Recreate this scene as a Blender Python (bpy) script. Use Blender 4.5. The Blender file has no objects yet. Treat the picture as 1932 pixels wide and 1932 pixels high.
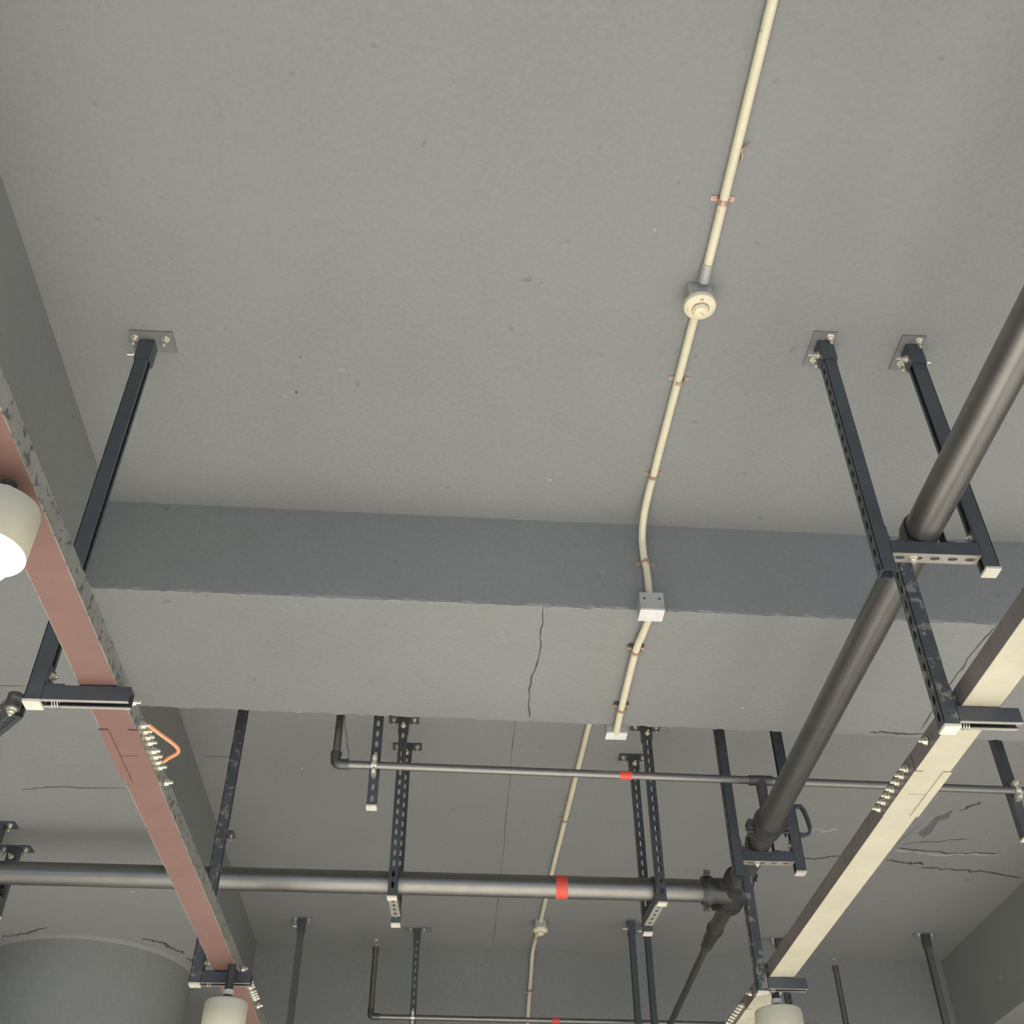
import bpy, math, random
from mathutils import Vector, Matrix, Quaternion
random.seed(7)
S = bpy.context.scene
COL = S.collection
Z0 = 1.6            # eye height above the floor; heights below are given above the eye

# ------------------------------------------------------------------ camera
cam_d = bpy.data.cameras.new('camera'); cam = bpy.data.objects.new('camera', cam_d); COL.objects.link(cam)
R0 = Vector((0.99832239, -0.05781608, -0.00311416))
R1 = Vector((0.03531785, 0.6506968, -0.75851587))
R2 = Vector((0.04588079, 0.7571334, 0.65164712))
R2.normalize(); R0 = (R0 - R2 * R0.dot(R2)).normalized(); R1 = R2.cross(R0)
mw = Matrix((R0, -R1, -R2)).transposed().to_4x4(); mw.translation = (0, 0, Z0)
cam.matrix_world = mw
cam_d.sensor_width = 36.0; cam_d.sensor_fit = 'HORIZONTAL'
cam_d.lens = 36.0 * 2077.7 / 1932.0
cam_d.clip_start = 0.02; cam_d.clip_end = 200
S.camera = cam

# ------------------------------------------------------------------ light and exposure
w = bpy.data.worlds.new('world'); S.world = w; w.use_nodes = True
w.node_tree.nodes['Background'].inputs[0].default_value = (0.52, 0.66, 0.92, 1)
w.node_tree.nodes['Background'].inputs[1].default_value = 1.15
LAMP = 14.0                        # radiance of a lamp's frosted bulb
DOWN = 78.0                        # watts of a lamp's downward beam
S.view_settings.view_transform = 'Standard'; S.view_settings.look = 'None'
S.view_settings.gamma = 1.0; S.view_settings.use_curve_mapping = False
S.view_settings.exposure = 1.07
S.cycles.use_denoising = True
S.cycles.max_bounces = 7; S.cycles.diffuse_bounces = 4; S.cycles.glossy_bounces = 3; S.cycles.transmission_bounces = 3
S.cycles.use_adaptive_sampling = True; S.cycles.adaptive_threshold = 0.03
S.cycles.sample_clamp_indirect = 6.0

# ------------------------------------------------------------------ materials
def nmat(name):
    m = bpy.data.materials.new(name); m.use_nodes = True
    nt = m.node_tree; return m, nt, nt.nodes, nt.links, nt.nodes['Principled BSDF']
def noise(ns, ln, scale, detail=4, rough=.55, vec=None):
    n = ns.new('ShaderNodeTexNoise'); n.inputs['Scale'].default_value = scale
    n.inputs['Detail'].default_value = detail; n.inputs['Roughness'].default_value = rough
    if vec: ln.new(vec, n.inputs['Vector'])
    return n
def ramp(ns, ln, src, stops):
    r = ns.new('ShaderNodeValToRGB'); e = r.color_ramp.elements
    e[0].position, e[0].color = stops[0][0], (*stops[0][1], 1)
    e[1].position, e[1].color = stops[-1][0], (*stops[-1][1], 1)
    for p, c in stops[1:-1]:
        k = e.new(p); k.color = (*c, 1)
    ln.new(src, r.inputs[0]); return r
def geo_pos(ns):
    return ns.new('ShaderNodeNewGeometry').outputs['Position']
def mixc(ns, ln, fac, a, b):
    m = ns.new('ShaderNodeMix'); m.data_type = 'RGBA'
    if hasattr(fac, 'node'): ln.new(fac, m.inputs[0])
    else: m.inputs[0].default_value = fac
    for v, i in ((a, 6), (b, 7)):
        if hasattr(v, 'node'): ln.new(v, m.inputs[i])
        else: m.inputs[i].default_value = (*v, 1)
    return m.outputs[2]
def plaster(name, c, speck=True):
    m, nt, ns, ln, b = nmat(name)
    p = geo_pos(ns)
    n1 = noise(ns, ln, .9, 5, .6, p)
    r1 = ramp(ns, ln, n1.outputs[0], [(.3, tuple(v * .93 for v in c)), (.7, tuple(v * 1.05 for v in c))])
    n2 = noise(ns, ln, 55, 3, .6, p)
    r2 = ramp(ns, ln, n2.outputs[0], [(.3, (.94, .94, .94)), (.7, (1.05, 1.05, 1.05))])
    mm = ns.new('ShaderNodeMix'); mm.data_type = 'RGBA'; mm.blend_type = 'MULTIPLY'; mm.inputs[0].default_value = 1
    ln.new(r1.outputs[0], mm.inputs[6]); ln.new(r2.outputs[0], mm.inputs[7])
    out = mm.outputs[2]
    if speck:
        n3 = noise(ns, ln, 19, 2, .4, p)
        r3 = ramp(ns, ln, n3.outputs[0], [(.74, (0, 0, 0)), (.80, (1, 1, 1))])
        out = mixc(ns, ln, r3.outputs[0], out, tuple(v * .78 for v in c))
        n4 = noise(ns, ln, 23, 1, .4, p)
        r4 = ramp(ns, ln, n4.outputs[0], [(.825, (0, 0, 0)), (.845, (1, 1, 1))])
        out = mixc(ns, ln, r4.outputs[0], out, tuple(min(1, v * 1.9) for v in c))
    ln.new(out, b.inputs['Base Color'])
    b.inputs['Roughness'].default_value = .75
    b.inputs['Specular IOR Level'].default_value = .3
    bp = ns.new('ShaderNodeBump'); bp.inputs['Strength'].default_value = .12; bp.inputs['Distance'].default_value = .004
    n5 = noise(ns, ln, 30, 5, .65, p)
    ln.new(n5.outputs[0], bp.inputs['Height']); ln.new(bp.outputs[0], b.inputs['Normal'])
    return m
def paint(name, c, rough=.45, metal=0.0, chips=None, chip_col=(.4, .38, .34), var=.15, spec=.5, scale=60, coat=0):
    m, nt, ns, ln, b = nmat(name)
    p = geo_pos(ns)
    n1 = noise(ns, ln, 9, 4, .6, p)
    r1 = ramp(ns, ln, n1.outputs[0], [(.3, tuple(v * (1 - var) for v in c)), (.7, tuple(min(1, v * (1 + var)) for v in c))])
    out = r1.outputs[0]
    if chips:
        n2 = noise(ns, ln, scale, 5, .65, p)
        r2 = ramp(ns, ln, n2.outputs[0], [(chips, (0, 0, 0)), (chips + .05, (1, 1, 1))])
        out = mixc(ns, ln, r2.outputs[0], out, chip_col)
    ln.new(out, b.inputs['Base Color'])
    b.inputs['Metallic'].default_value = metal
    b.inputs['Specular IOR Level'].default_value = spec
    b.inputs['Coat Weight'].default_value = coat
    n3 = noise(ns, ln, 25, 3, .5, p)
    rr = ns.new('ShaderNodeMapRange'); ln.new(n3.outputs[0], rr.inputs[0])
    rr.inputs[3].default_value = max(.05, rough - .08); rr.inputs[4].default_value = min(1, rough + .08)
    ln.new(rr.outputs[0], b.inputs['Roughness'])
    return m
M = {}
M['plaster'] = plaster('grey_ceiling_paint', (.255, .26, .252))
M['wall'] = plaster('wall_paint', (.24, .24, .23), False)
M['floor'] = plaster('floor_screed', (.52, .51, .48), False)
M['crack'] = paint('dark_crack', (.075, .075, .072), .9)  # flat dark tone for crack ribbons and box screws
M['scrape'] = paint('pale_scrape', (.36, .355, .33), .9)
M['patch'] = paint('bare_patch', (.14, .14, .135), .9)
M['foot'] = paint('grey_foot_plate', (.19, .19, .183), .6)
M['black'] = paint('black_strut_paint', (.068, .077, .082), .42, chips=.70, chip_col=(.16, .16, .155), scale=40)
M['worn'] = paint('worn_black_strut_paint', (.068, .074, .078), .45, chips=.535, chip_col=(.21, .20, .185), scale=30)
M['greystrut'] = paint('grey_strut_paint', (.105, .108, .108), .5)  # plain greyer tone for two of the far struts
M['bar'] = paint('dark_bar_paint', (.065, .07, .077), .4, chips=.68, chip_col=(.2, .19, .18), scale=60)
M['barface'] = paint('lit_bar_face', (.42, .40, .35), .4, metal=.3)  # pale bar undersides and lips: light from below put into the colour
M['pipe'] = paint('black_pipe_paint', (.25, .243, .225), .38, metal=.9, var=.06)
M['fitting'] = paint('black_fitting_paint', (.12, .12, .118), .38, metal=.7, var=.1)
M['zinc'] = paint('zinc_bolt', (.78, .74, .62), .28, metal=.75)
M['galv'] = paint('galvanised_side', (.36, .355, .32), .42, metal=.45, chips=.55, chip_col=(.13, .13, .12), scale=45)
M['red'] = paint('red_oxide_primer', (.205, .113, .094), .55, var=.06)
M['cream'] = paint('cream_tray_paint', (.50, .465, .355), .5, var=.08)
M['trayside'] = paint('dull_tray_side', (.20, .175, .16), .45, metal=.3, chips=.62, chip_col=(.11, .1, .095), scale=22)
M['conduit'] = paint('cream_conduit', (.74, .675, .49), .38, var=.06, chips=.66, chip_col=(.4, .37, .31), scale=35)
M['copper'] = paint('copper_saddle', (.62, .40, .30), .35, metal=.5)
M['orange'] = paint('orange_strap', (.72, .32, .16), .5)
M['tape'] = paint('red_tape', (.75, .085, .06), .45)
M['box'] = paint('grey_box', (.46, .455, .43), .45, metal=.25)
M['boxlight'] = paint('pale_box_cover', (.80, .79, .76), .45)
M['cap'] = paint('cream_end_cap', (.72, .68, .58), .5)
M['detector'] = paint('cream_plastic', (.80, .72, .52), .4, var=.03)
M['mark'] = paint('brown_mark', (.42, .33, .2), .6)
M['brass'] = paint('bright_brass', (.85, .78, .6), .25, metal=.9)
M['steel'] = paint('spring_steel', (.75, .72, .66), .25, metal=.8)
M['stem'] = paint('black_lamp_stem', (.05, .05, .05), .4)
M['white'] = paint('white_band', (.78, .77, .73), .5)
def shade_mat():
    m, nt, ns, ln, b = nmat('frosted_shade')
    b.inputs['Base Color'].default_value = (.50, .51, .46, 1); b.inputs['Roughness'].default_value = .5
    t = ns.new('ShaderNodeBsdfTranslucent'); t.inputs[0].default_value = (.6, .55, .38, 1)
    mx = ns.new('ShaderNodeMixShader'); mx.inputs[0].default_value = .15
    ln.new(b.outputs[0], mx.inputs[1]); ln.new(t.outputs[0], mx.inputs[2])
    ln.new(mx.outputs[0], ns['Material Output'].inputs[0]); return m
M['shade'] = shade_mat()
def bulb_mat():
    m, nt, ns, ln, b = nmat('glowing_bulb')
    b.inputs['Base Color'].default_value = (.9, .88, .8, 1)
    b.inputs['Emission Color'].default_value = (1, .93, .80, 1); b.inputs['Emission Strength'].default_value = LAMP
    return m
M['bulb'] = bulb_mat()

# ------------------------------------------------------------------ helpers
ORG = {}
def V(*a): return Vector(a[0]) if len(a) == 1 else Vector(a)
def frame(d):
    d = d.normalized(); up = V(0, 0, 1) if abs(d.z) < .9 else V(0, 1, 0)
    a = d.cross(up).normalized(); return a, d.cross(a).normalized(), d
class MB:
    def __init__(s): s.v = []; s.f = []
    def add(s, vs, fs):
        k = len(s.v); s.v += [V(p) for p in vs]; s.f += [tuple(i + k for i in f) for f in fs]; return s
    def obox(s, c, ax, ay, az, hx, hy, hz):
        c = V(c); vs = [c + ax * (sx * hx) + ay * (sy * hy) + az * (sz * hz) for sx in (-1, 1) for sy in (-1, 1) for sz in (-1, 1)]
        return s.add(vs, [(0, 1, 3, 2), (4, 6, 7, 5), (0, 4, 5, 1), (2, 3, 7, 6), (0, 2, 6, 4), (1, 5, 7, 3)])
    def box(s, lo, hi):
        lo, hi = V(lo), V(hi); c = (lo + hi) / 2; h = (hi - lo) / 2
        return s.obox(c, V(1, 0, 0), V(0, 1, 0), V(0, 0, 1), h.x, h.y, h.z)
    def tube(s, path, r, n=16, cap=True):
        path = [V(p) for p in path]; rs = r if isinstance(r, (list, tuple)) else [r] * len(path)
        k = len(s.v); a = None
        for i, p in enumerate(path):
            d = (path[min(i + 1, len(path) - 1)] - path[max(i - 1, 0)]).normalized()
            if a is None: a = frame(d)[0]
            a = (a - d * a.dot(d)).normalized(); b = d.cross(a)
            for j in range(n):
                t = 2 * math.pi * j / n; s.v.append(p + (a * math.cos(t) + b * math.sin(t)) * rs[i])
        for i in range(len(path) - 1):
            for j in range(n):
                q = k + i * n; s.f.append((q + j, q + (j + 1) % n, q + n + (j + 1) % n, q + n + j))
        if cap:
            s.f.append(tuple(k + j for j in reversed(range(n)))); s.f.append(tuple(k + (len(path) - 1) * n + j for j in range(n)))
        return s
    def lathe(s, c, d, prof, n=28):          # prof: (radius, offset along d)
        a, b, d = frame(V(d)); c = V(c); k = len(s.v)
        for r, o in prof:
            for j in range(n):
                t = 2 * math.pi * j / n; s.v.append(c + d * o + (a * math.cos(t) + b * math.sin(t)) * r)
        for i in range(len(prof) - 1):
            for j in range(n):
                q = k + i * n; s.f.append((q + j, q + (j + 1) % n, q + n + (j + 1) % n, q + n + j))
        return s
    def ring(s, c, d, r0, r1, wid, n=24):    # a closed collar
        h = wid / 2; return s.lathe(c, d, [(r0, -h), (r1, -h), (r1, h), (r0, h), (r0, -h)], n)
    def plate(s, c, ax, ay, az, wx, ly, t, pitch=.05, sw=.014, sl=.028, slots=True, off=0.0):
        """slotted plate: width wx along ax, length ly along ay, normal az"""
        if not slots: return s.obox(c, ax, ay, az, wx / 2, ly / 2, t / 2)
        c = V(c); ncell = max(1, int(ly / pitch)); rem = (ly - ncell * pitch) / 2
        if rem > 1e-5:
            for sg in (-1, 1): s.obox(c + ay * (sg * (ly / 2 - rem / 2)), ax, ay, az, wx / 2, rem / 2, t / 2)
        a = sl / 2 - sw / 2; b = sw * .25; W = wx / 2; P = pitch / 2; h = sw / 2; L = sl / 2
        hole = [(h, -a), (h, a), (b, L), (-b, L), (-h, a), (-h, -a), (-b, -L), (b, -L)]
        outr = [(W, -a), (W, a), (b, P), (-b, P), (-W, a), (-W, -a), (-b, -P), (b, -P)]
        cor = [(W, P), (-W, P), (-W, -P), (W, -P)]
        for i in range(ncell):
            o = c + ay * (-ly / 2 + rem + (i + .5) * pitch); k = len(s.v)
            for z in (-t / 2, t / 2):
                for (x, y) in hole + outr + cor: s.v.append(o + ax * x + ay * y + az * z)
            for z, rev in ((0, True), (20, False)):
                q = k + z
                fs = [(0, 8, 9, 1), (2, 10, 11, 3), (4, 12, 13, 5), (6, 14, 15, 7),
                      (1, 9, 16, 10, 2), (3, 11, 17, 12, 4), (5, 13, 18, 14, 6), (7, 15, 19, 8, 0)]
                for f in fs:
                    f = tuple(q + u for u in f); s.f.append(f[::-1] if rev else f)
            for j in range(8):
                j2 = (j + 1) % 8; s.f.append((k + j, k + j2, k + 20 + j2, k + 20 + j))
        return s
    def channel(s, p0, p1, back, wd=.041, dp=.041, t=.0026, lip=.0085, slots=True):
        p0, p1 = V(p0), V(p1); a = (p1 - p0).normalized(); b = V(back); b = (b - a * b.dot(a)).normalized(); w_ = a.cross(b)
        c = (p0 + p1) / 2; L = (p1 - p0).length
        s.plate(c + b * (dp / 2 - t / 2), w_, a, b, wd, L, t, slots=slots)
        for sg in (-1, 1):
            s.obox(c + w_ * (sg * (wd / 2 - t / 2)) - b * (t / 2), w_, a, b, t / 2, L / 2, dp / 2 - t / 2)
            s.obox(c + w_ * (sg * (wd / 2 - t - lip / 2)) - b * (dp / 2 - t / 2), w_, a, b, lip / 2, L / 2, t / 2)
        return s
    def ribbon(s, pts, z, wd, t=.0006):
        """a thin crack lying on a soffit at height z"""
        P = [V(x, y, z) for x, y in pts]; Q = []
        for i in range(len(P) - 1):
            for k in range(6):
                u = k / 6; q = P[i].lerp(P[i + 1], u)
                Q.append(q + (V(random.uniform(-1, 1), random.uniform(-1, 1), 0) * wd * .8 if 0 < k else V(0, 0, 0)))
        Q.append(P[-1]); k = len(s.v); n = len(Q)
        for i, q in enumerate(Q):
            d = (Q[min(i + 1, n - 1)] - Q[max(i - 1, 0)]).normalized(); sd = V(-d.y, d.x, 0)
            e = wd / 2 * (random.uniform(.5, 1.2) if 0 < i < n - 1 else .2)
            for zz in (0.0005, -t):
                s.v.append(q + sd * e + V(0, 0, zz)); s.v.append(q - sd * e + V(0, 0, zz))
        for i in range(n - 1):
            a = k + i * 4; b = a + 4
            s.f += [(a + 2, a + 3, b + 3, b + 2), (a, a + 2, b + 2, b), (a + 1, b + 1, b + 3, a + 3)]
        return s
    def build(s, name, mat, parent=None, origin=None, smooth=False, bevel=0, mesh=None):
        org = V(origin) if origin is not None else (ORG[parent.name].copy() if parent else V(0, 0, 0))
        me = bpy.data.meshes.new(name); me.from_pydata([tuple(v - org) for v in s.v], [], s.f); me.validate(); me.update()
        import bmesh
        bm = bmesh.new(); bm.from_mesh(me); bmesh.ops.recalc_face_normals(bm, faces=bm.faces); bm.to_mesh(me); bm.free()
        if smooth:
            me.polygons.foreach_set('use_smooth', [True] * len(me.polygons))
            me.set_sharp_from_angle(angle=math.radians(38))
        me.materials.append(M[mat])
        o = bpy.data.objects.new(name, me); COL.objects.link(o)
        if parent: o.parent = parent; o.location = org - ORG[parent.name]
        else: o.location = org + V(0, 0, Z0)
        if bevel:
            md = o.modifiers.new('bevel', 'BEVEL'); md.width = bevel; md.segments = 2; md.limit_method = 'ANGLE'
        ORG[o.name] = org; return o
def tag(o, label=None, cat=None, group=None, kind=None):
    if label: o['label'] = label
    if cat: o['category'] = cat
    if group: o['group'] = group
    if kind: o['kind'] = kind
    return o
def thing(name, loc, label, cat, group=None):
    o = bpy.data.objects.new(name, None); COL.objects.link(o); o.empty_display_size = .05
    o.location = V(loc) + V(0, 0, Z0); ORG[o.name] = V(loc); return tag(o, label, cat, group)
_bolt = {}
def bolt(parent, pos, d, size=1.0, mat='zinc', name='bolt', L=.034):
    key = (mat, L)
    if key not in _bolt:
        mb = MB(); mb.lathe((0, 0, 0), (0, 0, 1), [(0, .0), (.0135, .0), (.0135, .0025), (.0, .0025)], 12)
        mb.lathe((0, 0, 0), (0, 0, 1), [(.0, .0025), (.0105, .0025), (.0105, .011), (.009, .0125), (0, .0125)], 6)
        mb.lathe((0, 0, 0), (0, 0, 1), [(.0052, .0125), (.0052, L - .002), (.0038, L), (0, L)], 8)
        me = bpy.data.meshes.new('bolt'); me.from_pydata([tuple(v) for v in mb.v], [], mb.f); me.validate(); me.materials.append(M[mat]); _bolt[key] = me
    o = bpy.data.objects.new(name, _bolt[key]); COL.objects.link(o); o.parent = parent
    o.location = V(pos) - ORG[parent.name]; o.rotation_mode = 'QUATERNION'
    o.rotation_quaternion = V(0, 0, 1).rotation_difference(V(d)); o.scale = (size,) * 3
    return o
X_, Y_, Z_ = V(1, 0, 0), V(0, 1, 0), V(0, 0, 1)
HC, HB, HG = 2.8, 2.385, 2.2          # slab, cross beam and girder soffit above the eye

# ------------------------------------------------------------------ the setting
XL, XR, YB, YF = -7.0, 9.0, -5.0, 13.0
def struct(name, mb, mat, label=None, cat=None, smooth=False):
    o = mb.build(name, mat, None, None, smooth); tag(o, label, cat, None, 'structure'); return o
floor = struct('floor', MB().box((XL, YB, -Z0 - .1), (XR, YF, -Z0)), 'floor', 'pale screed floor of the hall', 'floor')
ceiling = struct('ceiling', MB().box((XL, YB, HC), (XR, YF, HC + .2)), 'plaster', 'grey painted concrete ceiling slab', 'ceiling')
struct('wall_left', MB().box((XL - .2, YB, -Z0), (XL, YF, HC)), 'wall', 'grey side wall beyond the left girder', 'wall')
struct('wall_right', MB().box((XR, YB, -Z0), (XR + .2, YF, HC)), 'wall', 'grey side wall beyond the right girder', 'wall')
wb = MB()           # wall behind the viewer with a long strip of windows
wb.box((XL, YB - .2, -Z0), (XR, YB, -.7)).box((XL, YB - .2, 1.9), (XR, YB, HC))
for i in range(5):
    x = XL + (XR - XL) * i / 4; wb.box((max(XL, x - .2), YB - .2, -.7), (min(XR, x + .2), YB, 1.9))
struct('wall_back', wb, 'wall', 'grey wall behind the viewer', 'wall')
struct('wall_front', MB().box((XL, YF, -Z0), (XR, YF + .2, HC)), 'wall', 'grey far end wall of the hall', 'wall')
def cross_beam(name, x0, x1, yf, yb, z, label, jit=.0016):
    n = 220; vs = []; fs = []; e = .012
    for i in range(n + 1):
        x = x0 + (x1 - x0) * i / n; r = lambda: random.gauss(0, jit)
        vs += [(x, yf(x), HC + .01), (x, yf(x), z + e), (x, yf(x) + .002 + r(), z + r() + .001), (x, yf(x) + e, z),
               (x, yb(x) - e, z), (x, yb(x) - .002 + r(), z + .001 + r()), (x, yb(x), z + e), (x, yb(x), HC + .01)]
    for i in range(n):
        a = i * 8; b = a + 8
        fs += [(a + k, b + k, b + k + 1, a + k + 1) for k in range(7)]
    fs += [tuple(range(8)), tuple(n * 8 + k for k in reversed(range(8)))]
    return struct(name, MB().add(vs, fs), 'plaster', label, 'beam')
yf1 = lambda x: 3.294 + .0152 * x
yb1 = lambda x: 4.132 + .027 * x
beam = cross_beam('ceiling_beam', -1.5, 3.8, yf1, yb1, HB, 'grey concrete cross beam spanning the middle of the picture')
cross_beam('ceiling_beam', -1.5, 3.8, lambda x: 8.116 + .027 * x, lambda x: 8.95 + .027 * x, HG + .01, 'grey concrete cross beam farthest from the viewer')
girder = struct('ceiling_girder', MB().box((-2.84, YB, HG), (-1.355, YF, HC + .01)), 'plaster', 'deep grey concrete girder on the left, resting on the round column', 'beam')
struct('ceiling_girder', MB().box((3.69, YB, HG), (5.17, YF, HC + .01)), 'plaster', 'deep grey concrete girder at the right edge', 'beam')
cm = MB()
cp = [(.600, HG - .03), (.592, HG - .05), (.590, -Z0)]
cm.lathe((-2.10, 6.854, 0), (0, 0, 1), [(0.3, HG + .005), (.606, HG + .005), (.600, HG - .012), (.591, HG - .02), (.59, -Z0 + .001), (0, -Z0 + .001)], 72)
struct('column', cm, 'plaster', 'round grey concrete column under the left girder', 'column', True)
# cracks, joints, scrapes
def crack(parent, pts, z, wd, mat='crack', name='crack'):
    MB().ribbon(pts, z, wd).build(name, mat, parent)
crack(beam, [(.314, 3.302), (.324, 3.601), (.301, 3.876), (.321, 4.11)], HB - .001, .006, name='joint')
crack(ceiling, [(.305, 4.5), (.305, 4.839), (.309, 5.24), (.317, 5.734), (.33, 6.77), (.34, 8.1)], HC, .004, name='joint')
crack(ceiling, [(-.544, 4.4), (-.545, 5.059), (-.542, 5.296)], HC, .005)
crack(ceiling, [(2.176, 6.417), (2.249, 6.445), (2.321, 6.402), (2.388, 6.383), (2.417, 6.413)], HC, .016)
crack(ceiling, [(2.692, 6.423), (2.846, 6.463), (2.875, 6.478), (2.919, 6.451), (2.959, 6.49)], HC, .02)
crack(ceiling, [(2.947, 6.531), (3.175, 6.552), (3.425, 6.581), (3.661, 6.653)], HC, .02)
crack(ceiling, [(2.71, 6.25), (2.85, 6.275), (3.061, 6.31), (3.368, 6.29)], HC, .016)
crack(ceiling, [(2.71, 6.273), (2.85, 6.297), (3.061, 6.333), (3.368, 6.309)], HC, .03, 'scrape', 'scrape')
crack(ceiling, [(2.705, 6.189), (2.896, 6.149), (3.09, 6.102)], HC, .012)
crack(ceiling, [(2.904, 5.734), (2.98, 5.61)], HC, .02)
crack(ceiling, [(2.12, 6.03), (2.29, 6.02)], HC, .03, 'scrape', 'scrape')
crack(ceiling, [(-1.304, 5.306), (-1.207, 5.307), (-1.103, 5.313)], HC, .006, name='joint')
crack(ceiling, [(2.36, 8.0), (2.5, 6.9), (2.62, 6.5), (2.75, 5.9)], HC, .006, name='joint')
crack(beam, [(2.016, 4.115), (2.012, 3.705), (2.018, 3.493), (2.037, 3.329)], HB - .001, .006, name='joint')
crack(beam, [(1.80, 4.15), (1.9, 4.15), (2.05, 4.16)], HB - .001, .012)
crack(girder, [(-1.9, 3.655), (-1.701, 3.654), (-1.40, 3.651)], HG, .004, name='joint')
crack(girder, [(-1.859, 4.512), (-1.716, 4.48), (-1.399, 4.473)], HG, .008)
crack(girder, [(-2.456, 6.32), (-2.34, 6.265), (-2.17, 6.161)], HG, .016)
crack(girder, [(-1.693, 6.316), (-1.606, 6.353), (-1.558, 6.444), (-1.491, 6.544)], HG, .022)
crack(girder, [(-1.494, 6.597), (-1.464, 6.677), (-1.452, 6.758)], HG, .02)
for x, y, l in ((-.43, 2.55, .02), (-.64, 2.68, .03), (-.60, 2.66, .012), (-.56, 2.5, .012), (1.31, 2.72, .03)):
    crack(ceiling, [(x, y), (x + l, y - .006)], HC, .009, 'scrape', 'paint_fleck')
pts = [(2.767, 6.045), (2.79, 5.921), (2.794, 5.816), (2.83, 5.786), (2.86, 5.723), (2.875, 5.825), (2.831, 5.877), (2.844, 6.019), (2.819, 6.094)]
pv = [(x, y, HC - .001) for x, y in pts] + [(x, y, HC + .001) for x, y in pts]; n = len(pts)
MB().add(pv, [tuple(range(n))] + [(i, (i + 1) % n, n + (i + 1) % n, n + i) for i in range(n)]).build('bare_patch', 'patch', ceiling)

# ------------------------------------------------------------------ sprinkler pipes
PR, PZ = .051, 1.997
px = lambda y: 1.295 + .006 * y
Yt = 4.965
mp = thing('sprinkler_main_pipe', (px(Yt), Yt, PZ), 'thick black steel pipe running away beside the pale cable tray', 'pipe')
MB().tube([(px(-4), -4, PZ), (px(Yt) , Yt, PZ)], PR, 40).build('pipe', 'pipe', mp, smooth=True)
# grooved tee with couplings
t = MB(); t.tube([(px(4.86), 4.86, PZ), (px(5.07), 5.07, PZ)], PR + .006, 32)
t.tube([(px(Yt), Yt, PZ), (px(Yt) - .11, Yt - .002, PZ)], PR + .006, 32)
t.build('tee_fitting', 'fitting', mp, smooth=True)
def coupling(parent, c, d, r=PR, name='coupling', ear=V(0, 0, 1)):
    c = V(c); d = V(d).normalized(); ear = (ear - d * ear.dot(d)).normalized()
    mb = MB(); mb.ring(c, d, r - .004, r + .013, .046, 28); mb.ring(c, d, r - .004, r + .019, .022, 28)
    for sg in (-1, 1):
        mb.obox(c + ear * (sg * (r + .024)), ear, d, ear.cross(d), .016, .012, .016)
    o = mb.build(name, 'fitting', parent, smooth=True)
    for sg in (-1, 1):
        for s2 in (-1, 1): bolt(o, c + ear * (sg * (r + .026)) + ear.cross(d) * (s2 * .014), ear.cross(d) * s2, .9, 'fitting', L=.022)
    return o
coupling(mp, (px(4.845), 4.845, PZ), Y_, ear=V(1, 0, .4))
coupling(mp, (px(5.08), 5.08, PZ), Y_, ear=V(1, 0, .4))
coupling(mp, (px(Yt) - .125, Yt, PZ), X_, ear=V(0, -.6, 1))
# mechanical tee feeding the small branch
c4 = V(px(4.262), 4.262, PZ)
k = MB(); k.ring(c4, Y_, PR - .002, PR + .010, .075, 28); k.ring(c4 - Y_ * .03, Y_, PR - .002, PR + .016, .014, 28)
for sg in (-1, 1): k.obox(c4 + X_ * (sg * (PR + .02)), X_, Y_, Z_, .017, .03, .013)
k = k.build('mechanical_tee', 'fitting', mp, smooth=True)
for sg in (-1, 1):
    for s2 in (-1, 1): bolt(k, c4 + V(sg * (PR + .024), s2 * .02, -.013), V(0, 0, -1), 1.0, 'fitting', L=.03)
MB().tube([c4 + Z_ * .04, c4 + Z_ * .19], .021, 18).build('riser_nipple', 'fitting', mp, smooth=True)
# reducer and tail
MB().tube([(px(5.1), 5.1, PZ), (px(5.13) , 5.13, PZ), (1.335, 5.18, PZ), (1.336, 5.44, PZ)], [PR, PR, .036, .036], 28).build('reducer', 'pipe', mp, smooth=True)
MB().ring((1.336, 5.45, PZ), Y_, .02, .042, .03).tube([(1.336, 5.45, PZ), (1.337, 5.6, PZ), (1.338, 5.66, PZ)], [.034, .033, .024], 24).build('reducing_socket', 'fitting', mp, smooth=True)
MB().ring((1.339, 5.68, PZ), Y_, .015, .03, .03).tube([(1.338, 5.66, PZ), (1.376, 7.03, PZ), (1.385, 7.42, PZ)], .0185, 20).ring((1.385, 7.42, PZ), Y_, .012, .024, .04).build('tail_pipe', 'pipe', mp, smooth=True)

hy = lambda x: 4.952 + .0155 * (x - 0)
HX0, HX1 = -3.4, px(Yt) - .10
hp = thing('sprinkler_cross_pipe', (HX1, hy(HX1), PZ), 'thick black cross pipe with a red tape band, ending at the tee', 'pipe')
MB().tube([(HX0, hy(HX0), PZ), (HX1, hy(HX1), PZ)], PR, 40).build('pipe', 'pipe', hp, smooth=True)
MB().ring((.520, hy(.52), PZ), X_ + Y_ * .0155, PR - .002, PR + .0012, .055, 40).build('tape_band', 'tape', hp, smooth=True)

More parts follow.
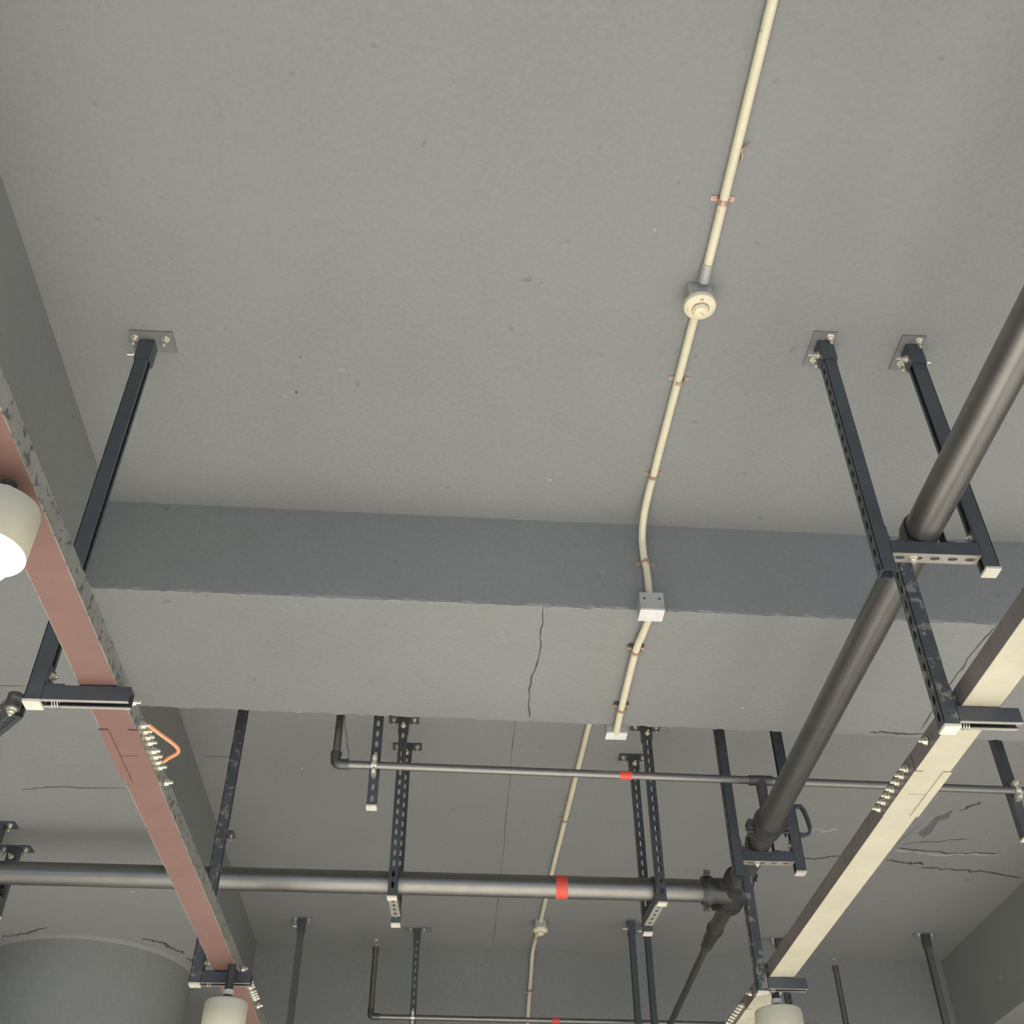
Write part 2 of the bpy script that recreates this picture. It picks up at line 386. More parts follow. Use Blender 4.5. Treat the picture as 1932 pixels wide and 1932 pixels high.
def sprinkler_head(parent, base, part='sprinkler_head'):
    b = V(base); mb = MB()
    mb.lathe(b, Z_, [(0, 0), (.014, 0), (.014, .012), (.009, .014), (.009, .022), (0, .022)], 12)
    mb.tube([b + V(-.008, 0, .02), b + V(-.013, 0, .032), b + V(-.003, 0, .05)], .0028, 6)
    mb.tube([b + V(.008, 0, .02), b + V(.013, 0, .032), b + V(.003, 0, .05)], .0028, 6)
    mb.lathe(b + Z_ * .05, Z_, [(0, 0), (.015, .001), (.013, .004), (0, .005)], 14)
    return mb.build(part, 'brass', parent, smooth=True)
def elbow_path(a, corner, b, r=.03, n=8):
    a, c, b = V(a), V(corner), V(b); d0 = (a - c).normalized(); d1 = (b - c).normalized(); out = [a]
    for i in range(n + 1):
        u = i / n; p = c + d0 * r; q = c + d1 * r; out.append((p.lerp(c, u)).lerp(c.lerp(q, u), u))
    return out + [b]
BR = .0168
by = lambda x: 4.222 + .034 * x * .9
bp = thing('sprinkler_branch_pipe', (-.489, 4.206, 2.2), 'thin black branch pipe just behind the middle beam, elbow at left end', 'pipe')
MB().tube([(-.47, by(-.47), 2.2), (3.6, by(3.6), 2.2)], BR, 20).build('pipe', 'pipe', bp, smooth=True)
MB().tube([(-.489, by(-.489), 2.22), (-.489, by(-.489), 2.68)], BR, 20).build('riser', 'pipe', bp, smooth=True)
e = MB(); e.tube(elbow_path((-.489, by(-.489), 2.25), (-.489, by(-.489), 2.2), (-.435, by(-.435), 2.2), .022), BR + .0045, 18)
e.ring((-.489, by(-.489), 2.247), Z_, BR, BR + .0075, .01, 18); e.ring((-.438, by(-.438), 2.2), X_, BR, BR + .0075, .01, 18)
e.build('elbow', 'fitting', bp, smooth=True)
sprinkler_head(bp, (-.489, by(-.489), 2.68))
MB().ring((.737, by(.737), 2.2), X_, BR - .002, BR + .0012, .052, 24).build('tape_band', 'tape', bp, smooth=True)
tx = px(4.262)
e = MB(); e.tube([(tx - .05, by(tx), 2.2), (tx + .05, by(tx), 2.2)], BR + .005, 18).tube([(tx, by(tx), 2.2), (tx, by(tx), 2.145)], BR + .006, 18)
e.build('tee_fitting', 'fitting', bp, smooth=True)
by2 = lambda x: 7.69 + .027 * x
b2 = thing('sprinkler_branch_pipe', (-.475, by2(-.475), 2.2), 'thin black branch pipe along the bottom edge, with two upright sprinkler risers', 'pipe')
MB().tube([(-.46, by2(-.46), 2.2), (3.6, by2(3.6), 2.2)], BR, 20).build('pipe', 'pipe', b2, smooth=True)
for x, top in ((-.478, 2.645), (2.72, 2.6)):
    MB().tube([(x, by2(x), 2.2), (x, by2(x), top)], BR + .003, 18).ring((x, by2(x), top - .01), Z_, .01, BR + .007, .022, 18).build('riser', 'pipe', b2, smooth=True)
    sprinkler_head(b2, (x, by2(x), top))
e = MB(); e.tube(elbow_path((-.478, by2(-.478), 2.25), (-.478, by2(-.478), 2.2), (-.42, by2(-.42), 2.2), .022), BR + .005, 18).build('elbow', 'fitting', b2, smooth=True)
MB().ring((.745, by2(.745), 2.2), X_, BR - .002, BR + .0012, .05, 24).build('tape_band', 'tape', b2, smooth=True)

# ------------------------------------------------------------------ strut work
def base_plate(root, c, wx, wy, back, bolts, name='base_plate', sleeve=.095, hc=HC, mat='foot'):
    """foot plate on the soffit with a sleeve around the strut"""
    c = V(c); mb = MB(); mb.box((c.x - wx[0], c.y - wy[0], hc - .006), (c.x + wx[1], c.y + wy[1], hc + .001))
    o = mb.build(name, mat, root); mb = MB()
    s_ = .0235
    for sg in (-1, 1):
        mb.box((c.x + sg * s_ - .002, c.y - s_, hc - sleeve), (c.x + sg * s_ + .002, c.y + s_, hc - .005))
    mb.box((c.x - s_, c.y - s_ - .002, hc - sleeve), (c.x + s_, c.y - s_ + .002, hc - .005))
    mb.build('sleeve', 'black', o)
    for (bx, by_, dx, dy, dz) in bolts:
        bolt(o, (c.x + bx, c.y + by_, hc - .006 if dz else hc - .055), (dx, dy, dz), 1.0)
    return o
def post(root, x, y, z0, z1, back, mat='black', cap=True, name='leg', slots=True):
    mb = MB().channel((x, y, z0), (x, y, z1), back, slots=slots); o = mb.build(name, mat, root)
    if cap: MB().box((x - .0215, y - .0215, z0 - .008), (x + .0215, y + .0215, z0 - .0005)).build('end_cap', 'cap', o)
    return o
def clamp(root, c, d, r, zbar):
    """u shaped pipe clamp standing on the bar"""
    c = V(c); d = V(d).normalized(); sd = d.cross(Z_).normalized(); pth = []
    for i in range(25):
        a = math.radians(-10 + 200 * i / 24); pth.append(c + (sd * math.cos(a) + Z_ * math.sin(a)) * (r + .003))
    lo = zbar - c.z
    pth = [c + sd * (r + .003) + Z_ * lo] + pth + [c - sd * (r + .003) + Z_ * lo]
    mb = MB(); k = len(mb.v)
    for p in pth:
        n_ = (p - c); n_ = (n_ - d * n_.dot(d)); n_.normalize()
        for (u, v) in ((-.016, 0), (.016, 0), (.016, .004), (-.016, .004)): mb.v.append(p + d * u + n_ * v)
    for i in range(len(pth) - 1):
        for j in range(4): mb.f.append((k + i * 4 + j, k + i * 4 + (j + 1) % 4, k + i * 4 + 4 + (j + 1) % 4, k + i * 4 + 4 + j))
    for sg in (-1, 1):
        mb.obox(c + sd * (sg * (r + .016)) + Z_ * (lo + .003), sd, d, Z_, .016, .016, .003)
    return mb.build('pipe_clamp', 'fitting', root, smooth=True)
BARB, BART = 1.905, 1.946
def trapeze_x(y, xl, xr, label, top=HC, full=True, zb=1.862, group=None):
    """two posts left and right of the main pipe and a bar along x"""
    r = thing('pipe_hanger', (xl, y, top), label, 'pipe hanger', group)
    post(r, xl, y, zb - .02, top - .006, (-1, 0, 0), cap=False)
    post(r, xr, y, zb + .004, top - .006, (1, 0, 0))
    b = MB(); a0, a1 = xl + .022, xr - .022
    b.channel((a0, y, (BARB + BART) / 2), (a1, y, (BARB + BART) / 2), (0, 0, -1), slots=False)
    bar = b.build('crossbar', 'bar', r)
    MB().plate(((a0 + a1) / 2, y, BARB - .0012), Y_, X_, Z_, .041, a1 - a0, .0016, slots=True).build('slotted_face', 'barface', bar)
    for xx, sg in ((xl + .0205, 1), (xr - .0205, -1)):
        g = MB(); g.box((min(xx, xx + sg * .004), y - .019, BART), (max(xx, xx + sg * .004), y + .019, BART + .055))
        g.box((min(xx, xx + sg * .05), y - .019, BART), (max(xx, xx + sg * .05), y + .019, BART + .004)); g = g.build('corner_bracket', 'bar', r)
        bolt(g, (xx + sg * .004, y, BART + .033), (sg, 0, 0), .9, L=.02)
    bolt(bar, (xl + .085, y, BARB - .002), (0, 0, -1), 1.0, L=.018)
    base_plate(r, (xl, y, 0), (.045, .035), (.058, .09), None, [(.012, -.04, 0, 0, -1), (-.0255, .0, -1, 0, 0), (-.014, .06, 0, 0, -1)], hc=top)
    base_plate(r, (xr, y, 0), (.045, .035), (.058, .09), None, [(.012, -.04, 0, 0, -1), (-.0255, .0, -1, 0, 0), (-.014, .06, 0, 0, -1), (.0255, .01, 1, 0, 0)], hc=top)
    clamp(r, (px(y) , y - .004, PZ), Y_, PR, BART)
    return r
tr1 = trapeze_x(2.347, 1.178, 1.474, 'nearest pair of black strut hangers carrying the thick pipe beside the pale tray')
tr2 = trapeze_x(4.425, 1.214, 1.478, 'pair of black strut hangers behind the middle beam, just above the pipe tee')
hk = [V(1.497, 4.44, 2.17), V(1.535, 4.44, 2.171), V(1.547, 4.44, 2.15), V(1.556, 4.44, 2.11), V(1.560, 4.44, 2.07), V(1.55, 4.44, 2.045), V(1.525, 4.44, 2.037), V(1.497, 4.44, 2.042)]
h_ = MB()
for i, p in enumerate(hk):
    n_ = ((hk[min(i + 1, 7)] - hk[max(i - 1, 0)]).cross(Y_)).normalized()
    h_.v += [p + Y_ * .012 + n_ * .006, p - Y_ * .012 + n_ * .006, p - Y_ * .012 - n_ * .006, p + Y_ * .012 - n_ * .006]
for i in range(7):
    for j in range(4): h_.f.append((i * 4 + j, i * 4 + (j + 1) % 4, i * 4 + 4 + (j + 1) % 4, i * 4 + 4 + j))
h_.f += [(3, 2, 1, 0), (28, 29, 30, 31)]
h_.build('loose_strap', 'black', tr2)
tr3 = thing('pipe_hanger', (1.262, 7.52, HC), 'two slim black strut hangers hanging side by side at the bottom edge', 'pipe hanger')
for x, y in ((1.262, 7.52), (1.376, 7.56)):
    post(tr3, x, y, 1.87, HC - .006, (-1, 0, 0), slots=True)
    base_plate(tr3, (x, y, 0), (.03, .03), (.045, .045), None, [(-.026, 0, -1, 0, 0)])
MB().channel((1.24, 7.54, 1.93), (1.40, 7.56, 1.93), (0, 0, -1)).build('crossbar', 'bar', tr3)

def trapeze_y(x, y0, y1, label, top=HC, xs=0.0):
    r = thing('cross_pipe_hanger', (x, y0, top), label, 'pipe hanger')
    zb = BARB - .008; x2 = x + xs
    post(r, x, y0, zb, top - .006, (0, -1, 0)); post(r, x2, y1, zb - .02, top - .006, (0, -1, 0))
    d = V(x2 - x, y1 - y0, 0).normalized(); zc = (BARB + BART) / 2
    a, b = V(x, y0, zc) + d * .022, V(x2, y1, zc) - d * .022
    bar = MB().channel(a, b, (0, 0, -1), slots=False).build('crossbar', 'bar', r)
    MB().plate((a + b) / 2 - Z_ * .0217, d.cross(Z_).normalized(), d, Z_, .041, (b - a).length, .0016, slots=True).build('slotted_face', 'barface', bar)
    clamp(r, (x + .5 * xs, hy(x), PZ), X_, PR, BART)
    for xx, yy in ((x, y0), (x2, y1)):
        base_plate(r, (xx, yy, 0), (.075, .075), (.03, .04), None,
                   [(-.05, -.004, 0, 0, -1), (.05, -.004, 0, 0, -1), (0, -.026, 0, -1, 0)], hc=top, sleeve=.085, mat='black')
    return r
trapeze_y(-.248, 4.862, 5.135, 'black slotted strut hanger left of centre holding the cross pipe', xs=.012)
trapeze_y(.966, 4.872, 5.19, 'black slotted strut hanger with tilted bar near the pipe tee', xs=-.018)
trapeze_y(-2.05, 4.86, 5.12, 'black strut hanger at the left edge, bolted to the girder soffit', top=HG)

def hanger_single(x, y, z0, top, label, plate=(.05, .05, .03, .04), slots=False, back=(0, -1, 0), name='strut_hanger', cap=False, bolts=((-.045, -.012, 0, 0, -1), (.045, -.012, 0, 0, -1)), mat='black'):
    r = thing(name, (x, y, top), label, 'strut hanger')
    post(r, x, y, z0, top - .006, back, mat, slots=slots, cap=cap)
    base_plate(r, (x, y, 0), plate[:2], plate[2:], None, list(bolts), hc=top); return r
# strut behind the middle beam that holds the thin branch pipe
s1 = hanger_single(-.327, 4.264, 2.04, HC, 'short black slotted strut holding the thin branch pipe', slots=True, cap=True)
def pipe_clip(root, x, yf, zc):
    y = yf(x); mb = MB(); mb.ring((x, y, zc), X_, BR - .001, BR + .004, .022, 20)
    for sg in (-1, 1): mb.box((x - .011, y - .012, zc + sg * (BR + .012) - .012), (x + .011, y + .024, zc + sg * (BR + .012) + .012))
    o = mb.build('pipe_clip', 'zinc', root, smooth=True)
    for sg in (-1, 1): bolt(o, (x, y - .012, zc + sg * (BR + .013)), (0, -1, 0), .9, L=.026)
pipe_clip(s1, -.327, by, 2.2)
s2 = hanger_single(2.46, by(2.46) + .045, 2.0, HC, 'dark strut at the right edge holding the thin branch pipe', cap=True)
pipe_clip(s2, 2.46, by, 2.2)
s3 = hanger_single(-.203, 7.735, 2.02, HC, 'slender slotted strut with a wide foot plate above the bottom pipe', plate=(.10, .10, .03, .04), slots=True)
pipe_clip(s3, -.203, by2, 2.2)
hanger_single(2.36, 7.80, 1.9, HC, 'dark strut with a wide foot plate, mostly behind the pale tray', plate=(.11, .11, .03, .04), slots=True)
hanger_single(3.37, 7.66, 1.9, HC, 'grey strut hanging alone in the shaded lower right corner', plate=(.08, .06, .03, .04), back=(1, 0, 0), mat='greystrut')
ax = thing('anchor_plate', (-1.33, 6.24, HC), 'small dark plate on the ceiling beside the left girder', 'plate')
MB().box((-1.352, 6.205, HC - .006), (-1.27, 6.30, HC + .001)).build('plate', 'black', ax)
bolt(ax, (-1.29, 6.26, HC - .006), (0, 0, -1))

# ------------------------------------------------------------------ tray brackets
def spring(root, c, r=.013, turns=3, L=.02):
    c = V(c); pts = [c + V(L * (i / 40 - .5), 0, 0) + V(0.35 * r * math.sin(0), math.cos(i / 40 * turns * 2 * math.pi) * r, math.sin(i / 40 * turns * 2 * math.pi) * r) for i in range(41)]
    MB().tube(pts, .0013, 6).build('spring', 'steel', root, smooth=True)
def arm_open(root, x0, x1, y, zb, sgn):
    """cantilever arm: channel with the open side down, lips coloured paler for light from below"""
    b = MB(); b.channel((x0, y, zb + .0205), (x1, y, zb + .0205), (0, 0, 1), slots=False)
    o = b.build('arm', 'bar', root)
    l = MB()
    for sg in (-1, 1): l.box((min(x0, x1), y + sg * .0155 - .0052, zb - .0012), (max(x0, x1), y + sg * .0155 + .0052, zb - .0001))
    l.build('lip', 'barface', o); return o
def tray_drop(y, x, zt, zb, xa, label):
    """worn post hung from the trapeze bar carrying an arm under the right tray"""
    r = thing('tray_bracket', (x, y, zt), label, 'bracket')
    post(r, x, y, zb, zt, (-1, 0, 0), 'worn', name='post')
    a = arm_open(r, x + .0225, xa, y, 1.401, 1)
    g = MB(); g.box((x + .0206, y - .019, 1.442), (x + .0246, y + .019, 1.50)).box((x + .0206, y - .019, 1.442), (x + .075, y + .019, 1.446)); g = g.build('corner_bracket', 'bar', r)
    bolt(g, (x + .0246, y, 1.476), (1, 0, 0), .9, L=.02); spring(r, (x + .04, y, 1.402))
    return r
tray_drop(2.39, 1.247, 1.903, 1.392, 1.432, 'worn black strut bracket dropping to the pale tray at the right edge')
tray_drop(4.468, 1.253, 1.903, 1.392, 1.432, 'worn black strut bracket dropping to the pale tray below the pipe tee')
def left_bracket(x, y, zb, xa, label, short=False):
    r = thing('tray_bracket', (x, y, HC), label, 'bracket')
    post(r, x, y, zb, HC - .006, (-1, 0, 0), 'black' if not short else 'worn', name='post')
    arm_open(r, x + .0225, xa, y, zb, 1)
    g = MB(); g.box((x + .0206, y - .019, zb + .042), (x + .0246, y + .019, zb + .10)).box((x + .0206, y - .019, zb + .042), (x + .07, y + .019, zb + .046)); g = g.build('corner_bracket', 'bar', r)
    bolt(g, (x + .0246, y, zb + .076), (1, 0, 0), .9, L=.02); spring(r, (x + .055, y, zb + .002))
    base_plate(r, (x, y, 0), (.052, .088), (.058, .03), None, [(-.037, -.03, 0, 0, -1), (.062, -.03, 0, 0, -1), (-.0255, .0, -1, 0, 0)])
    return r
left_bracket(-1.052, 2.466, 1.437, -.815, 'black strut bracket under the nearer end of the red tray')
left_bracket(-.957, 4.452, 1.385, -.745, 'black strut bracket carrying the far end of the red tray', True)
hanger_single(-.985, 7.58, 1.30, HC, 'grey strut standing clear beyond the red tray near the bottom edge', plate=(.07, .07, .03, .04), bolts=((-.045, -.012, 0, 0, -1), (.045, -.012, 0, 0, -1), (-.024, 0, -1, 0, 0)), mat='greystrut')
# diagonal brace with hinge at the left edge
br = thing('diagonal_brace', (-1.08, 2.47, 1.45), 'black hinged diagonal brace strut at the left edge', 'brace')
bd = (V(-2.09, 4.29, 2.18) - V(-1.10, 2.52, 1.465)).normalized()
MB().channel(V(-1.10, 2.52, 1.465) + bd * .10, V(-2.09, 4.29, 2.165), (0, 0, -1)).build('strut', 'black', br)
MB().box((-2.16, 4.22, HG - .008), (-2.02, 4.36, HG + .001)).build('foot_plate', 'black', br)
hg = MB(); hg.tube([V(-1.115, 2.50, 1.438), V(-1.115, 2.50, 1.478)], .02, 16)
hg.obox(V(-1.087, 2.483, 1.456), V(1, .5, 0).normalized(), V(-.5, 1, 0).normalized(), Z_, .03, .017, .005)
hg.obox(V(-1.115, 2.50, 1.456) + bd * .06, bd, bd.cross(Z_).normalized(), bd.cross(Z_).cross(bd).normalized(), .065, .02, .006)
hg = hg.build('hinge', 'fitting', br, smooth=True)
bolt(hg, (-1.115, 2.50, 1.438), (0, 0, -1), 1.0, L=.02)

# ------------------------------------------------------------------ cable trays
def tray(label, line, wd, ht, y0, y1, joints, mb_bot, mb_near, mb_far, near_sign, bolt_y, bolt_h, strap=None, name='cable_tray'):
    P = lambda y: V(line(y)); r = thing(name, P(joints[0]), label, 'cable tray')
    d = (P(y1) - P(y0)).normalized(); sx = d.cross(Z_).normalized(); up = sx.cross(d).normalized()
    cuts = [y0] + sorted(joints) + [y1]
    for a, b in zip(cuts[:-1], cuts[1:]):
        p, q = P(a), P(b); c = (p + q) / 2; L = (q - p).length - .003
        MB().obox(c + up * .001, sx, d, up, wd / 2, L / 2, .001).build('bottom_panel', mb_bot, r)
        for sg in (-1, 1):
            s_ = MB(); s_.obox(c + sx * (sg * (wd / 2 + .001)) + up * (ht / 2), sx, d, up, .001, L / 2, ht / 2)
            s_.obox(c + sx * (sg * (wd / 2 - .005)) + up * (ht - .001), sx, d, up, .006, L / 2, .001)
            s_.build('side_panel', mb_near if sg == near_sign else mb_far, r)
    for j in joints:
        for sg in (-1, 1):
            c = P(j); s_ = MB(); s_.obox(c + sx * (sg * (wd / 2 + .0035)) + up * (ht / 2 - .002), sx, d, up, .0012, .14, ht / 2)
            o = s_.build('splice_plate', mb_near if sg == near_sign else mb_bot, r)
            MB().obox(c + sx * (sg * (wd / 2 - .008)) - up * .0022, sx, d, up, .0125, .14, .0011).build('splice_lip', mb_bot, o)
            if sg == near_sign:
                for k in range(len(bolt_y)):
                    yy = j + bolt_y[k]; bolt(o, P(yy) + sx * (sg * (wd / 2 + .005)) + up * bolt_h, sx * sg, .95, L=.024)
    return r, P, sx, up, d
lineR = lambda y: (1.335, y, 1.4455)
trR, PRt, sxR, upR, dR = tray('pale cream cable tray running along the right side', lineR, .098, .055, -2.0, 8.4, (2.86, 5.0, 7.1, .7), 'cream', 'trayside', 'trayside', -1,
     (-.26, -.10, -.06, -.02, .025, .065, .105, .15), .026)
lineL = lambda y: (-.8965 + .026 * (y - 2.53), y, 1.4805 - .026 * (y - 2.53))
trL, PL, sxL, upL, dL = tray('red-brown cable tray running along the left side', lineL, .092, .055, -2.0, 8.0, (2.80, 4.72, 6.7, .8), 'red', 'galv', 'galv', 1,
     (-.115, -.085, -.055, -.025, .02, .05, .08, .11, -.23, .2), .028)
a = PL(2.80 - .115) + sxL * .07 + upL * .028; b = PL(2.80 + .08) + sxL * .07 + upL * .028; m_ = PL(2.80 + .0) + sxL * .137 + upL * .02
sp = []
for i in range(25):
    u = i / 24; q = (a.lerp(m_, u)).lerp(m_.lerp(b, u), u); q += (m_ - (a + b) / 2) * .38 * math.sin(math.pi * u) ** 3; sp.append(q)
MB().tube(sp, .0058, 10).build('bonding_strap', 'orange', trL, smooth=True)

# ------------------------------------------------------------------ conduit, boxes, detectors
CR = .0142
def saddle(root, c, d, n_):
    """c: conduit centre, d: run direction, n_: direction away from the surface"""
    c, d, n_ = V(c), V(d).normalized(), V(n_).normalized(); sd = d.cross(n_).normalized(); mb = MB(); k = 0; pth = []
    for i in range(13):
        a = math.radians(180 * i / 12); pth.append(c + (sd * math.cos(a) + n_ * math.sin(a)) * (CR + .001))
    pth = [c + sd * (CR + .001) - n_ * CR] + pth + [c - sd * (CR + .001) - n_ * CR]
    for p in pth:
        o_ = p - c; o_ = (o_ - d * o_.dot(d)).normalized()
        mb.v += [p - d * .008, p + d * .008, p + d * .008 + o_ * .002, p - d * .008 + o_ * .002]
    for i in range(len(pth) - 1):
        for j in range(4): mb.f.append((i * 4 + j, i * 4 + (j + 1) % 4, i * 4 + 4 + (j + 1) % 4, i * 4 + 4 + j))
    for sg in (-1, 1):
        mb.obox(c + sd * (sg * (CR + .010)) - n_ * (CR - .001), sd, d, n_, .010, .008, .0015)
        mb.lathe(c + sd * (sg * (CR + .011)) - n_ * (CR - .002), n_, [(0, 0), (.005, 0), (.004, .004), (0, .005)], 8)
    return mb.build('saddle', 'copper', root, smooth=True)
def smooth_path(P, n=8):
    P = [V(p) for p in P]; Q = [P[0] * 2 - P[1]] + P + [P[-1] * 2 - P[-2]]; out = []
    for i in range(1, len(Q) - 2):
        for k in range(n):
            t = k / n; a, b, c, d = Q[i - 1], Q[i], Q[i + 1], Q[i + 2]
            out.append(.5 * ((2 * b) + (c - a) * t + (2 * a - 5 * b + 4 * c - d) * t * t + (3 * b - a - 3 * c + d) * t ** 3))
    return out + [P[-1]]
zc = HC - CR - .001
c1 = thing('conduit', (.735, 1.0, zc), 'cream conduit on the ceiling running in from the top edge to the round detector', 'conduit')
MB().tube([(.742, -4.5, zc), (.738, 1.2, zc), (.730, 2.10, zc)], CR, 16).build('tube', 'conduit', c1, smooth=True)
MB().tube([(.730, 2.03, zc), (.730, 2.10, zc)], CR + .003, 16).build('coupler', 'box', c1, smooth=True)
saddle(c1, (.732, 1.81, zc), Y_, -Z_)
MB().tube(smooth_path([(.749, 1.70, HC - .004), (.757, 1.668, HC - .012), (.754, 1.645, HC - .006), (.77, 1.622, HC - .014)]), .0022, 6).build('wire_tail', 'copper', c1, smooth=True)
c2 = thing('conduit', (.72, 2.9, zc), 'cream conduit that leaves the round detector and bends down the beam face', 'conduit')
yfc = 3.305 - CR - .002
MB().tube([(.728, 2.21, zc), (.713, 2.90, zc)] + smooth_path([(.713, 2.95, zc), (.708, 3.08, zc - .004), (.703, 3.19, zc - .03), (.702, 3.262, zc - .085), (.706, yfc - .003, zc - .17), (.712, yfc, 2.56), (.713, yfc, 2.41)], 8), CR, 16).build('tube', 'conduit', c2, smooth=True)
saddle(c2, (.726, 2.52, zc), Y_, -Z_); saddle(c2, (.7115, 3.0, zc), Y_, -Z_); saddle(c2, (.7105, yfc, 2.60), -Z_, -Y_)
c3 = thing('conduit', (.70, 3.6, HB - CR), 'cream conduit on the beam soffit between the two square boxes', 'conduit')
zs = HB - CR - .012
MB().tube(smooth_path([(.708, 3.28, zs - .006), (.700, 3.42, zs), (.690, 3.55, zs), (.692, 3.98, zs), (.697, 4.17, zs)], 6), CR, 16).build('tube', 'conduit', c3, smooth=True)
for yy, xx in ((3.54, .692), (3.97, .692)):
    saddle(c3, (xx, yy, zs), Y_, -Z_); MB().box((xx - .028, yy - .018, HB - .013), (xx + .028, yy + .018, HB + .002)).build('spacer', 'black', c3)
c4_ = thing('conduit', (.67, 5.5, zc), 'cream conduit on the ceiling behind the middle beam, up to the far detector', 'conduit')
MB().tube([(.690, 4.18, zc), (.676, 4.826, zc), (.646, 6.706, zc), (.640, 7.50, zc)], CR, 16).build('tube', 'conduit', c4_, smooth=True)
saddle(c4_, (.658, 5.93, zc), Y_, -Z_)
c5 = thing('conduit', (.63, 7.9, zc), 'cream conduit past the far detector, turning down the last beam', 'conduit')
yfd = 8.13 - CR
MB().tube(smooth_path([(.640, 7.58, zc), (.632, 7.82, zc), (.626, 8.02, zc - .01), (.622, 8.10, zc - .05), (.616, yfd, zc - .14), (.603, yfd, 2.508), (.588, yfd, 2.32), (.585, yfd, 2.20)], 6), CR, 16).build('tube', 'conduit', c5, smooth=True)
saddle(c5, (.632, 7.80, zc), Y_, -Z_); saddle(c5, (.603, yfd, 2.508), -Z_, -Y_)

def jbox(lo, hi, label, front=True):
    lo, hi = V(lo), V(hi); r = thing('junction_box', ((lo.x + hi.x) / 2, hi.y, hi.z), label, 'junction box')
    MB().box(lo, hi).build('body', 'box', r, bevel=.002)
    MB().box((lo.x - .002, lo.y - .001, lo.z - .005), (hi.x + .002, hi.y - .001, lo.z - .0005)).build('bottom_cover', 'boxlight', r, bevel=.001)
    MB().box((lo.x - .001, lo.y - .0045, lo.z), (hi.x + .001, lo.y - .0005, hi.z)).build('cover_plate', 'box', r, bevel=.001)
    for sg in (-1, 1):
        MB().lathe(((lo.x + hi.x) / 2 + sg * .028, lo.y - .0045, (lo.z + hi.z) / 2 + .008), (0, -1, 0), [(.005, 0), (.005, .0006), (0, .0006)], 10).build('screw', 'crack', r)
jbox((.664, 3.232, 2.340), (.750, 3.303, 2.412), 'grey square junction box at the foot of the beam face')
jbox((.655, 4.155, 2.353), (.741, 4.21, 2.425), 'pale square junction box on the back edge of the beam')
def detector(x, y, label):
    r = thing('smoke_detector', (x, y, HC), label, 'smoke detector')
    b = MB(); s_ = .038; b.box((x - s_, y - s_, HC - .055), (x + s_, y + s_, HC + .001)); b.build('mounting_box', 'box', r, bevel=.006)
    MB().lathe((x, y, HC - .055), (0, 0, -1), [(0, 0), (.044, 0), (.050, .004), (.051, .014), (.049, .020), (.038, .027), (.030, .030), (0, .030)], 40).build('head', 'detector', r, smooth=True)
    MB().ring((x, y, HC - .088), Z_, .017, .0245, .010, 32).lathe((x, y, HC - .085), (0, 0, -1), [(.0245, 0), (.020, .014), (.015, .017), (0, .017)], 28).build('sensor_cap', 'detector', r, smooth=True)
    g = MB(); g.ring((x, y, HC - .0855), Z_, .0255, .0285, .0016, 36); g.build('groove', 'mark', r)
    m2 = MB()
    m2.obox((x + .004, y + .003, HC - .1022), V(.8, .6, 0), V(-.6, .8, 0), Z_, .010, .0012, .0004)
    m2.ring((x - .004, y - .034, HC - .0835), V(0, -.1, 1), .003, .0045, .002, 14); m2.box((x + .0015, y - .041, HC - .0845), (x + .003, y - .028, HC - .0805))
    for q in range(4): m2.box((x - .041 + q * .001, y - .002 + q * .005, HC - .0815), (x - .036 + q * .001, y + .001 + q * .005, HC - .0785))
    m2.build('printed_mark', 'mark', r)
    return r
detector(.722, 2.155, 'round cream smoke detector nearest the viewer')
detector(.640, 7.54, 'small round cream smoke detector beyond the cross pipe')

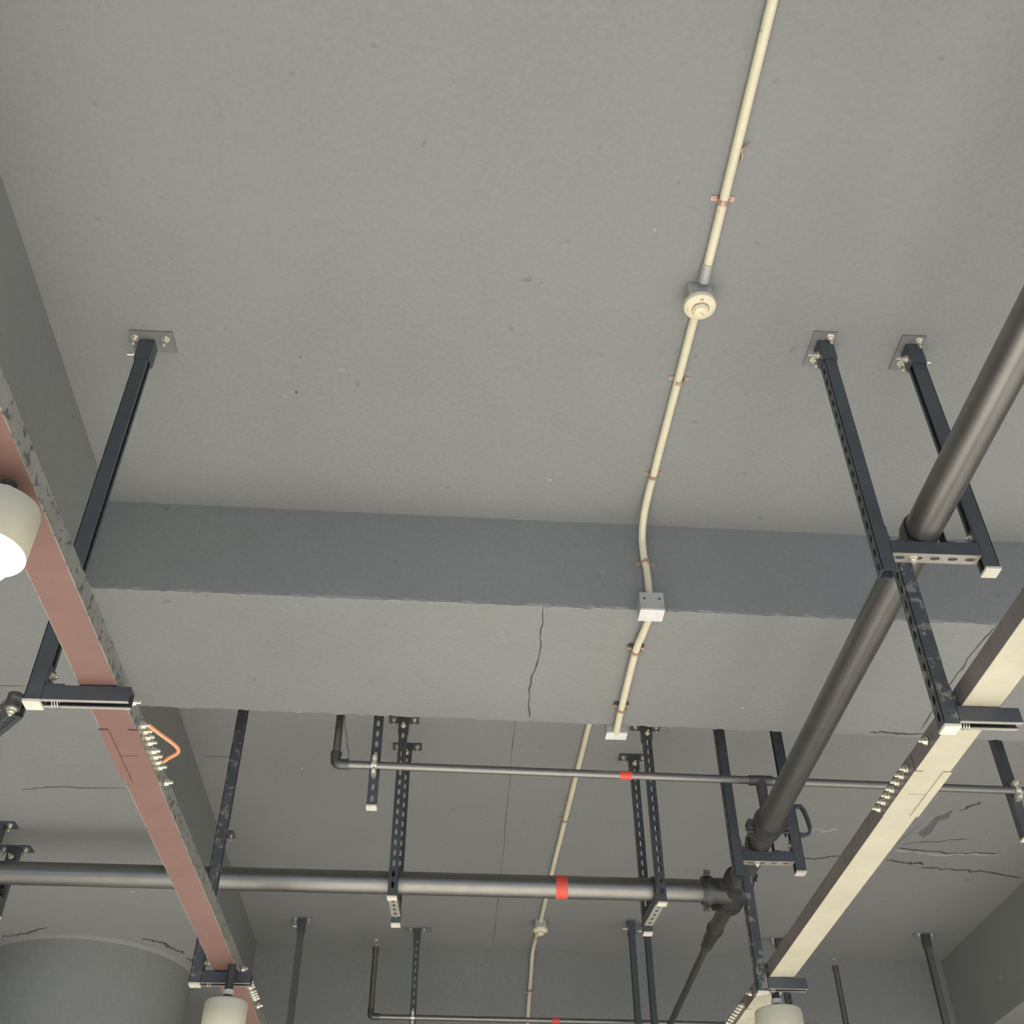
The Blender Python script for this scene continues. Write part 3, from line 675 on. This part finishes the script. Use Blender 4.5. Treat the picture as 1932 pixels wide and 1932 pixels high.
# ------------------------------------------------------------------ lamps
def lamp(x, y, zt, ztray, R, label, group=None):
    r = thing('tray_lamp', (x, y, zt), label, 'lamp', group)
    MB().tube([(x, y, zt - .005), (x, y, ztray)], .016, 16).build('stem', 'stem', r, smooth=True)
    MB().ring((x, y, zt + .03), Z_, .014, .021, .018, 20).build('collar', 'white', r, smooth=True)
    MB().lathe((x, y, zt), (0, 0, -1), [(0.014, -.002), (.03, -.001), (R * .88, .001), (R * .97, .006), (R, .016), (R, .12), (R - .003, .12), (R - .003, .018), (R * .96, .010), (R * .86, .005), (.014, .003)], 40).build('shade', 'shade', r, smooth=True)
    MB().lathe((x, y, zt), (0, 0, -1), [(.02, .004), (.02, .06), (.03, .066), (.0, .066)], 20).build('socket', 'stem', r, smooth=True)
    prof = [(.02, .066)]; rb = .060
    for i in range(13):
        a = math.radians(20 + 160 * i / 12); prof.append((rb * math.sin(a), .125 - rb * math.cos(a)))
    prof.append((0, .125 + rb))
    MB().lathe((x, y, zt), (0, 0, -1), prof, 28).build('bulb', 'bulb', r, smooth=True)
    ld = bpy.data.lights.new('lamp_beam', 'AREA'); ld.shape = 'DISK'; ld.size = .10; ld.energy = DOWN; ld.color = (1, .97, .92)
    lo = bpy.data.objects.new('lamp_beam', ld); COL.objects.link(lo); lo.parent = r; lo.location = (0, 0, -.19)
    return r
for y, zt, lab in ((1.715, 1.445, 'glaring lamp under the red tray at the left edge'), (4.375, 1.30, 'glowing lamp under the far end of the red tray'),
                   (-1.0, 1.45, 'unseen lamp added for light under the red tray behind the viewer')):  # the lamp behind the viewer is unseen, added to light the hall
    p = PL(y)
    lamp(p.x if y != 4.375 else -.812, y, zt, p.z + .001, .08, lab, 'lamps under the trays')
for y, zt, lab in ((4.53, 1.345, 'glowing lamp under the pale tray at the bottom edge'), (1.72, 1.345, 'unseen lamp added for light under the pale tray just outside the right edge'),
                   (-1.0, 1.345, 'unseen lamp added for light under the pale tray behind the viewer')):  # right-edge and rear lamps are unseen, added for floor bounce
    lamp(1.322, y, zt, 1.446, .093, lab, 'lamps under the trays')

for y, lab in ((1.6, 'unseen pendant lamp added for light in the bay right of the picture, nearer one'), (4.6, 'unseen pendant lamp added for light in the bay right of the picture, farther one')):
    lamp(6.3, y, 1.345, HC, .093, lab, 'lamps under the trays')  # unseen pendants added to brighten the floor mirrored in the main pipe
